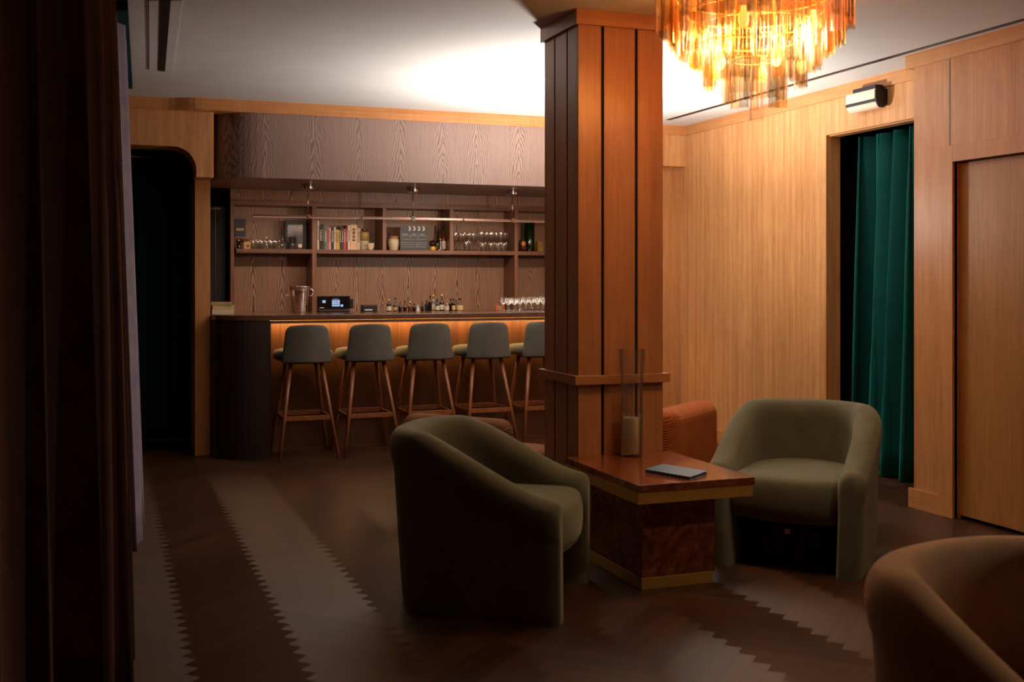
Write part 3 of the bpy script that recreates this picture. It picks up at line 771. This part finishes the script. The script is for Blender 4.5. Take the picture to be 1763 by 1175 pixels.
darkg = mk('dark bottle glass', (26, 18, 12), .12, spec=.7); amberg = mk('amber bottle glass', (86, 44, 16), .12, spec=.7); greeng = mk('olive bottle glass', (60, 74, 34), .12, spec=.7)
clearg = M['tumbler']; blackc = M['black']; lw = mk('white paper label', (212, 200, 178), .7); lcream = mk('cream paper label', (196, 170, 120), .7)
yel = mk('yellow cap', (226, 170, 30), .4); org = mk('orange cap', (214, 84, 36), .4); red = mk('red cap', (120, 30, 26), .4); gold = M['brass']
bt = [
 ('small bottle with bright yellow cap and tall white label on the bar', 669.5, 515.5, .019, darkg, yel, lw, .30, 0),
 ('slim dark bottle with long black neck beside the yellow capped one', 680.6, 512.5, .018, darkg, blackc, lcream, .5, 0),
 ('short dark bottle with red cap right of the long necked bottle', 688.8, 520, .016, darkg, red, None, .4, 0),
 ('plain black dropper bottle fourth from the left in the row', 696.8, 518.6, .015, darkg, blackc, None, .5, 0),
 ('squat brown bottle with silver cap in the bitters row', 705.5, 519.5, .018, amberg, M['chrome'], None, .35, 0),
 ('low dark bottle just left of the folded white card', 713, 523, .016, darkg, blackc, None, .35, 0),
 ('black flask just right of the folded white card', 727, 519.5, .014, darkg, blackc, None, .4, 0),
 ('matte black bottle standing before the taller group on the bar', 734.5, 517, .016, mk('matt black', (18, 16, 16), .6), blackc, None, .3, 0),
 ('tall dark bottle at the back left of the taller group', 740.5, 508.5, .016, darkg, blackc, None, .35, 0),
 ('tall clear bottle with gold top and white label in the taller group', 746, 508, .020, clearg, gold, lw, .3, 0),
 ('dark bottle with cream label between the two gold topped ones', 753, 515, .017, darkg, blackc, lw, .3, 0),
 ('dark round bottle with a tall gold top in the middle of the group', 760.6, 507, .020, darkg, gold, lw, .4, 0),
 ('small white labelled bottle with orange cap on the bar', 769.5, 516, .018, clearg, org, lw, .3, 0),
 ('black square shouldered bottle right of the orange capped one', 776, 514.5, .016, darkg, blackc, None, .3, 0),
 ('black bottle with cream foot label next to the green one', 781, 514, .015, darkg, blackc, lcream, .3, 0),
 ('thin olive green bottle near the right end of the group', 785.6, 516, .013, greeng, blackc, None, .4, 0),
 ('conical clear flask with dark stopper at the right end of the group', 791.5, 513.5, .030, clearg, blackc, lcream, .3, 1)]
for i, (lb, u, top, r_, bm, cm, lm, nk, sh) in enumerate(bt): bottle(lb, u, top, 9.16+(.03 if i % 2 else -.02), r_, bm, cm, lm, nk, sh)
X = at_Y(720, 9.14); cdm = MB(); cdm.prism([(-.014, 0), (.014, 0), (0, .055)], 0, .03, 'Y'); cc = cdm.build('folded_card', M['white'], None, loc=(X, 9.14, CZT)); tag(cc, 'small white card folded into a tent among the bitters bottles', 'card')
# wooden box with round emblem
X0, X1 = at_Y(854, 9.14), at_Y(869, 9.14)
t = thing('wooden_box', 'small orange wooden box with a round dark emblem beside the glasses', 'box', ((X0+X1)/2, 9.14, CZT)); hw = (X1-X0)/2
box('case', -hw, hw, 0, .05, 0, .040, mk('orange wood', (196, 104, 46), .45), t, .002)
for rr, mm, e in ((.018, M['black'], .001), (.014, M['white'], .0015), (.008, M['black'], .002)):
    MB().prism([(rr*math.cos(2*PI*k/20), .018+rr*math.sin(2*PI*k/20)) for k in range(20) if True], -e, 0, 'Y').build('emblem', mm, t)
# glasses
def coupe(label, group):
    t = thing('stemmed_glass', label, 'glass', (0,0,0), 0, group)
    MB().lathe([(.024, 0), (.024, .002), (.004, .006), (.003, .05), (.014, .062), (.025, .085), (.027, .125)], n=16, cap1=False).build('bowl_and_stem', M['tumbler'], t)
    return t
g0 = coupe('clear stemmed glass in the tight cluster on the bar beside the column', 'glasses clustered on the bar')
idx = 0
for r_ in range(4):
    for k in range(8):
        o = g0 if idx == 0 else dup(g0)
        o.location = (at_Y(873, 9.06)+.0555*k+.02*(r_ % 2), 9.04+.058*r_, CZT); o.scale = (1, 1, 1.0 if k > 2 else .93); idx += 1

# ================================================================== THINGS ON THE SHELF
IY = 9.74
def X_(u, Y=IY): return at_Y(u, Y)
def shz(v, u, Y=IY): return zz(u, v, Y)
bk = [(546, 549.6, 380, (222, 208, 186), 'tall cream'), (550, 555.2, 387, (26, 22, 22), 'thick black'), (555.4, 557.8, 386, (70, 62, 58), 'thin charcoal'), (558.4, 563.4, 389, (96, 128, 104), 'sage green'),
      (563.6, 566.8, 391, (206, 96, 104), 'rose pink'), (567, 570, 392, (222, 176, 176), 'pale pink'), (570.2, 574.8, 391, (34, 26, 28), 'black with pale lettering'), (575, 578, 391, (226, 218, 206), 'slim white'),
      (578.4, 581.8, 395, (214, 168, 58), 'mustard yellow'), (582, 584.8, 396, (216, 186, 110), 'pale gold'), (585, 588, 392, (20, 18, 18), 'narrow black'), (588.2, 591.6, 392, (70, 66, 62), 'dark grey'),
      (592, 595.6, 394, (208, 66, 46), 'bright red'), (596, 599, 388, (124, 34, 26), 'dark red'), (599.2, 602.8, 388, (232, 220, 204), 'white'), (603.4, 614.8, 387, (226, 190, 144), 'wide tan'), (615.2, 620, 393, (210, 188, 156), 'beige at the right end')]
page = mk('page block', (214, 200, 172), .8)
for i, (a, b, top, c, nm) in enumerate(bk):
    Yb = 9.70; x0, x1 = at_Y(a, Yb), at_Y(b, Yb); h = zz(a, top, Yb)-SHZ
    t = thing('book', f'{nm} book standing upright in the row on the oak shelf', 'book', (x0, Yb, SHZ), 0, 'books standing on the shelf')
    wd = x1-x0-.0006; cm = mk('book cloth', c, .5, noise=.05)
    m = MB(); m.box(0, wd, 0, .0025, 0, h); m.box(0, .002, .0025, .15, 0, h); m.box(wd-.002, wd, .0025, .15, 0, h); m.build('cover', cm, t)
    box('pages', .002, wd-.002, .0025, .145, .003, h-.004, page, t)
    lc = mk('spine print', (230, 220, 200) if sum(c) < 380 else (70, 40, 40), .6)
    zq = h*.35; m = MB(); rr = random.Random(i)
    while zq < h*.8:
        l = rr.uniform(.006, .016); m.box(wd*.3, wd*.7, -.0006, 0, zq, min(zq+l, h*.85)); zq += l+.006
    m.build('spine_print', lc, t)
# canister
x = X_(628.5); t = thing('canister', 'cream and gold round canister right of the shelf books', 'canister', (x, IY+.03, SHZ))
MB().lathe([(.043, 0), (.044, .003), (.044, .085)], n=28).build('body', M['cream'], t)
MB().lathe([(.045, .0855), (.046, .15), (.040, .168)], n=28).build('upper_body', mk('gold ceramic', (180, 150, 92), .35), t)
MB().lathe([(.022, .1685), (.024, .19), (.020, .193)], n=20).build('lid', M['bronze'], t)
# cup
x = X_(638, 9.67); t = thing('teacup', 'small white china teacup with red flowers in front of the canister', 'cup', (x, 9.67, SHZ))
MB().lathe([(.018, 0), (.020, .006), (.030, .03), (.033, .062), (.031, .062), (.028, .03), (.0, .008)], n=24).build('bowl', M['cream'], t)
MB().tube([(-.030, 0, .052), (-.046, 0, .050), (-.050, 0, .036), (-.042, 0, .022), (-.028, 0, .018)], .0035, n=8).build('handle', M['cream'], t)
rf = mk('red flower glaze', (150, 50, 40), .4)
for k in range(3): MB().lathe([(0, -.003), (.003, 0), (0, .003)], n=8).build('flower', rf, t, loc=(.006*k-.002, -.031, .036+.008*(k % 2)))
# jar
x = X_(677.5); t = thing('jar', 'bulging cream stoneware jar with brown rim left of the clapperboard', 'jar', (x, IY, SHZ))
MB().lathe([(.036, 0), (.040, .004), (.055, .06), (.052, .095), (.045, .108)], n=32).build('body', M['cream'], t)
MB().lathe([(.045, .108), (.050, .122), (.050, .130), (.046, .130), (.044, .11), (0, .10)], n=32, cap0=False).build('rim', mk('brown glaze', (178, 126, 74), .4), t)
sp = MB().tube([(-.035, 0, .10), (-.045, 0, .165)], .007, .004, n=8).build('spoon', M['black'], None, loc=(x, IY, SHZ)); tag(sp, 'black utensil handle sticking out of the stoneware jar', 'utensil')
# clapperboard
x0, x1 = X_(689, 9.68), X_(736, 9.68); wd = x1-x0; hb_ = (zz(712, 389.5, 9.68)-SHZ)
t = thing('clapperboard', 'black and white film clapperboard leaning on the oak shelf', 'clapperboard', (x0, 9.68, SHZ))
slate = mk('black slate', (16, 16, 16), .4); chalk = mk('white print', (222, 218, 208), .6)
box('slate', 0, wd, 0, .006, 0, hb_-.047, slate, t); st = box('clapstick', 0, wd, -.004, .008, hb_-.046, hb_, slate, t)
for k in range(4):
    xs = wd*(.32+.17*k); w2 = .019; zm = hb_-.023; e = -.0055
    m = MB(); m.prism([(xs-w2*.5, hb_-.002), (xs+w2*.5, hb_-.002), (xs+w2*1.1, zm), (xs+w2*.1, zm)], e, -.004, 'Y'); m.prism([(xs+w2*.1, zm), (xs+w2*1.1, zm), (xs+w2*.5, hb_-.044), (xs-w2*.5, hb_-.044)], e, -.004, 'Y')
    m.build('chevron', chalk, st)
m = MB()
for zl in (.125, .094, .066, .048, .030): m.box(.006, wd-.006, -.0012, 0, zl*(hb_/.21), zl*(hb_/.21)+.0018)
for xl in (.36, .66): m.box(wd*xl, wd*xl+.0015, -.0012, 0, .094*(hb_/.21), .15*(hb_/.21))
m.box(wd*.62, wd*.62+.0015, -.0012, 0, .03*(hb_/.21), .066*(hb_/.21)); m.build('ruled_lines', chalk, t)
def text(s_, parent, loc, size, mat):
    cu = bpy.data.curves.new('lettering', 'FONT'); cu.body = s_; cu.size = size; cu.align_x = 'CENTER'; cu.extrude = .0003
    o = bpy.data.objects.new('tmp', cu); C.objects.link(o); bpy.context.view_layer.update()
    me = bpy.data.meshes.new_from_object(o.evaluated_get(bpy.context.evaluated_depsgraph_get())); bpy.data.objects.remove(o)
    me.materials.clear(); me.materials.append(mat)
    o = bpy.data.objects.new('lettering', me); C.objects.link(o); o.parent = parent; o.location = loc; o.rotation_euler = (PI/2, 0, 0); return o
for s_, f in (('SCENE', .18), ('TAKE', .51), ('ROLL', .82)): text(s_, t, (wd*f, -.0013, .132*(hb_/.21)), .018, chalk)
# golden figurine
x = X_(745, 9.68); t = thing('figurine', 'small gold figurine with dark round head beside the clapperboard', 'figurine', (x, 9.68, SHZ))
MB().lathe([(.030, 0), (.034, .008), (.026, .03), (.030, .038)], n=20).build('base', M['brass'], t)
MB().lathe([(0, .036), (.024, .042), (.033, .062), (.028, .085), (0, .096)], n=24).build('head', mk('dark bronze', (60, 36, 22), .3, .6), t)
MB().tube([(.034, 0, .02), (.045, 0, .05), (.042, 0, .07)], .008, .004, n=8).build('wing', M['brass'], t)
# spirit bottles, and one shape for a shadow
bottle('small clear flask with brass stopper right of the gold figurine', 758, 411, 9.67, .026, clearg, gold, None, .45, 1, SHZ, 'bottles on the shelf')
bottle('tall bottle with cream label and dark neck beside the shelf post', 763.5, 387, 9.74, .024, amberg, blackc, lw, .42, 0, SHZ, 'bottles on the shelf')
bottle('dark bottle shape standing in for the shadow behind the flask on the shelf', 754.5, 395, 9.84, .020, darkg, blackc, None, .5, 0, SHZ, 'bottles on the shelf')  # dark solid put where a tall shadow falls on the back panel
# stemware on tray
tr = box('tray', X_(781), X_(823), 9.66, 9.84, SHZ, SHZ+.008, M['black'], bevel=.002); tag(tr, 'flat black tray under the wine glasses on the shelf', 'tray')
def wine(label, h, r_, group):
    t = thing('wine_glass', label, 'glass', (0,0,0), 0, group)
    MB().lathe([(r_*.8, 0), (r_*.8, .002), (.004, .006), (.003, h*.42), (r_*.5, h*.48), (r_, h*.66), (r_*.86, h)], n=20, cap1=False).build('bowl_and_stem', M['tumbler'], t); return t
w0 = wine('clear wine glass standing on the black tray', .165, .031, 'wine glasses on the tray')
for k, (u, Y) in enumerate(((785, 9.71), (793, 9.78), (799, 9.70), (808, 9.77), (816, 9.71))):
    o = w0 if k == 0 else dup(w0); o.location = (X_(u, Y), Y, SHZ+.008)
w1 = wine('clear tall wine glass standing right of the tray on the shelf', .185, .033, 'wine glasses right of the tray')
for k, (u, Y) in enumerate(((829, 9.70), (838, 9.78), (846, 9.70), (855, 9.78), (862, 9.70), (869, 9.76))):
    o = w1 if k == 0 else dup(w1); o.location = (X_(u, Y), Y, SHZ)
def tumbler(label, group, h=.085, r_=.027):
    t = thing('tumbler', label, 'glass', (0,0,0), 0, group)
    MB().lathe([(r_*.9, 0), (r_, .004), (r_*1.05, h)], n=20, cap1=False).build('glass_wall', M['tumbler'], t); return t
t0 = tumbler('clear tumbler in front of the wine glasses on the shelf', 'tumblers before the wine glasses')
for k, (u, Y) in enumerate(((804, 9.655), (832, 9.655), (846.5, 9.655), (858, 9.66), (868, 9.65))):
    o = t0 if k == 0 else dup(t0); o.location = (X_(u, Y), Y, SHZ+(.008 if k == 0 else 0)); 
t1 = tumbler('clear glass in the left bay of the oak shelf', 'glasses in the left shelf bay', .085, .026)
for k, (u, Y) in enumerate(((437, 9.68), (445, 9.76), (452, 9.68), (460, 9.77), (468, 9.69), (476, 9.76))):
    o = t1 if k == 0 else dup(t1); o.location = (X_(u, Y), Y, SHZ)
bottle('small clear bottle with white top among the left bay glasses', 458.5, 408, 9.66, .020, clearg, M['white'], None, .4, 0, SHZ, 'bottles on the shelf')
for (u, nm) in ((486, 'round bellied glass decanter left of the black picture frame'), (503, 'glass tumbler in front of the black picture frame')):
    t = thing('decanter' if u == 486 else 'tumbler', nm, 'glass', (X_(u, 9.68), 9.68, SHZ))
    if u == 486:
        MB().lathe([(.02, 0), (.034, .02), (.034, .05), (.012, .075), (.010, .095), (.016, .10)], n=20).build('body', M['tumbler'], t); MB().lathe([(0, .10), (.014, .108), (.014, .122), (0, .13)], n=14).build('stopper', M['tumbler'], t)
    else: MB().lathe([(.026, 0), (.028, .004), (.030, .11), (.0285, .11), (.027, .012), (0, .012)], n=20).build('glass_wall', M['tumbler'], t)
# little things in the left bay
x0, x1 = X_(404), X_(423); t = thing('card_box', 'dark teal box with a cream label on a wooden stand in the left bay', 'box', (x0, IY, SHZ+.105))
box('box', 0, x1-x0, 0, .04, 0, .155, mk('dark slate card', (34, 44, 46), .5), t); box('label_band', .015, x1-x0-.015, -.001, 0, .055, .075, lcream, t); box('lower_band', .004, x1-x0-.004, -.001, 0, .01, .045, M['black'], t)
t = thing('display_stand', 'little wooden riser holding the dark box in the left bay', 'stand', (x0, IY-.01, SHZ)); box('top', 0, .155, 0, .10, .093, .105, M['stool_leg'], t)
for a in (0, .147): box('side', a, a+.008, 0, .10, 0, .093, M['stool_leg'], t)
bottle('tiny dark bottle with white neck label under the wooden riser', 411, 413, 9.70, .019, darkg, M['white'], None, .4, 0, SHZ, 'bottles on the shelf')
x0, x1 = X_(420, 9.68), X_(432.5, 9.68); t = thing('picture_frame', 'tiny gold picture frame under the riser in the left bay', 'picture frame', (x0, 9.68, SHZ)); wd = x1-x0
box('frame', 0, wd, 0, .008, 0, .062, mk('gilt frame', (216, 166, 96), .4), t); box('picture', .014, wd-.014, -.001, 0, .014, .048, mk('sepia print', (190, 160, 120), .6, noise=.4, nscale=60), t)
box('portrait', .026, wd-.026, -.0016, -.001, .014, .036, M['black'], t)
x0, x1 = X_(491, 9.78), X_(528, 9.78); wd = x1-x0; t = thing('picture_frame', 'large black picture frame with a dim blue photograph in the left bay', 'picture frame', (x0, 9.78, SHZ))
hf_ = zz(510, 380, 9.78)-SHZ; m = MB(); m.box(0, wd, 0, .02, 0, .035); m.box(0, wd, 0, .02, hf_-.035, hf_); m.box(0, .022, 0, .02, .035, hf_-.035); m.box(wd-.03, wd, 0, .02, .035, hf_-.035); m.build('frame', M['black'], t, .002)
def photo_mat():
    m, N, L, B = newmat('dim blue photograph'); g = G(m.node_tree)
    L.new(g.ramp(g.noise(g.mapv(g.pos(), (1,1,.6)), 14, 5, .6), [(.38, s2l((16, 16, 18))), (.52, s2l((60, 70, 84))), (.68, s2l((128, 134, 146)))]), B.inputs['Base Color']); B.inputs['Roughness'].default_value = .2; return m
box('photograph', .022, wd-.03, .012, .014, .035, hf_-.035, photo_mat(), t)
t = thing('clock', 'small round chrome table clock before the black picture frame', 'clock', (X_(516.5, 9.66), 9.66, SHZ))
MB().lathe([(.022, -.008), (.024, 0), (.022, .008)], n=24).build('case', M['chrome'], t, loc=(0, 0, .032), rot=(PI/2, 0, 0)); MB().lathe([(.017, -.0005), (.017, .0005)], n=24).build('dial', M['white'], t, loc=(0, -.0088, .032), rot=(PI/2, 0, 0))
for a in (-.014, .014): MB().tube([(a, 0, .012), (a*1.3, 0, 0)], .003, n=6).build('foot', M['chrome'], t)
m = MB(); m.box(-.001, .001, -.0102, -.0094, .032, .046); m.box(0, .010, -.0102, -.0094, .031, .033); m.build('hands', M['black'], t)
# right bay
t = thing('glass_cylinder', 'tall green glass cylinder vase in the bay beside the column', 'vase', (X_(911, 9.76), 9.76, SHZ)); MB().lathe([(.050, 0), (.052, .004), (.053, .275), (.050, .275), (.049, .012), (0, .012)], n=28).build('cylinder', M['gl_green'], t)
fo = MB(); rr = random.Random(3)
for k in range(40):
    a = rr.uniform(0, 6.28); r_ = rr.uniform(.01, .04); z = rr.uniform(.02, .19); p = Vector((r_*math.cos(a), r_*math.sin(a), z)); d = Vector((rr.uniform(-1, 1), rr.uniform(-1, 1), rr.uniform(.2, 1.5))).normalized(); sd_ = d.cross(Vector((0,0,1))).normalized()
    q = [p-d*.018, p+sd_*.008, p+d*.02, p-sd_*.008]; fo.b.faces.new([fo.b.verts.new(x_) for x_ in q])
o = fo.build('foliage', mk('green leaves', (66, 112, 44), .5, noise=.2), None, loc=(X_(911, 9.76), 9.76, SHZ)); tag(o, 'green leaves packed inside the tall glass cylinder', 'plant')
t = thing('ornament', 'round orange ornament on a dark red bowl left of the green vase', 'ornament', (X_(901, 9.67), 9.67, SHZ)); MB().lathe([(.022, 0), (.034, .03), (.036, .045), (0, .045)], n=20).build('bowl', mk('dark red glaze', (84, 18, 14), .3), t); MB().lathe([(0, .046), (.02, .05), (.026, .072), (.018, .094), (0, .10)], n=20).build('ball', mk('orange glaze', (206, 130, 56), .4), t)
MB().lathe([(0, .045), (.014, .05), (.014, .095), (0, .105)], n=12).build('knob', M['black'], t, loc=(-.03, .0, 0))
t = thing('gilt_glass', 'square gold flecked glass at the right end of the shelf', 'glass', (X_(928.5, 9.67), 9.67, SHZ)); box('glass_block', -.027, .027, -.027, .027, 0, .10, glass('gold flecked glass', (220, 190, 110), .45, .15, (210, 176, 96)), t, .004); box('base', -.024, .024, -.024, .024, .001, .015, M['brass'], t)
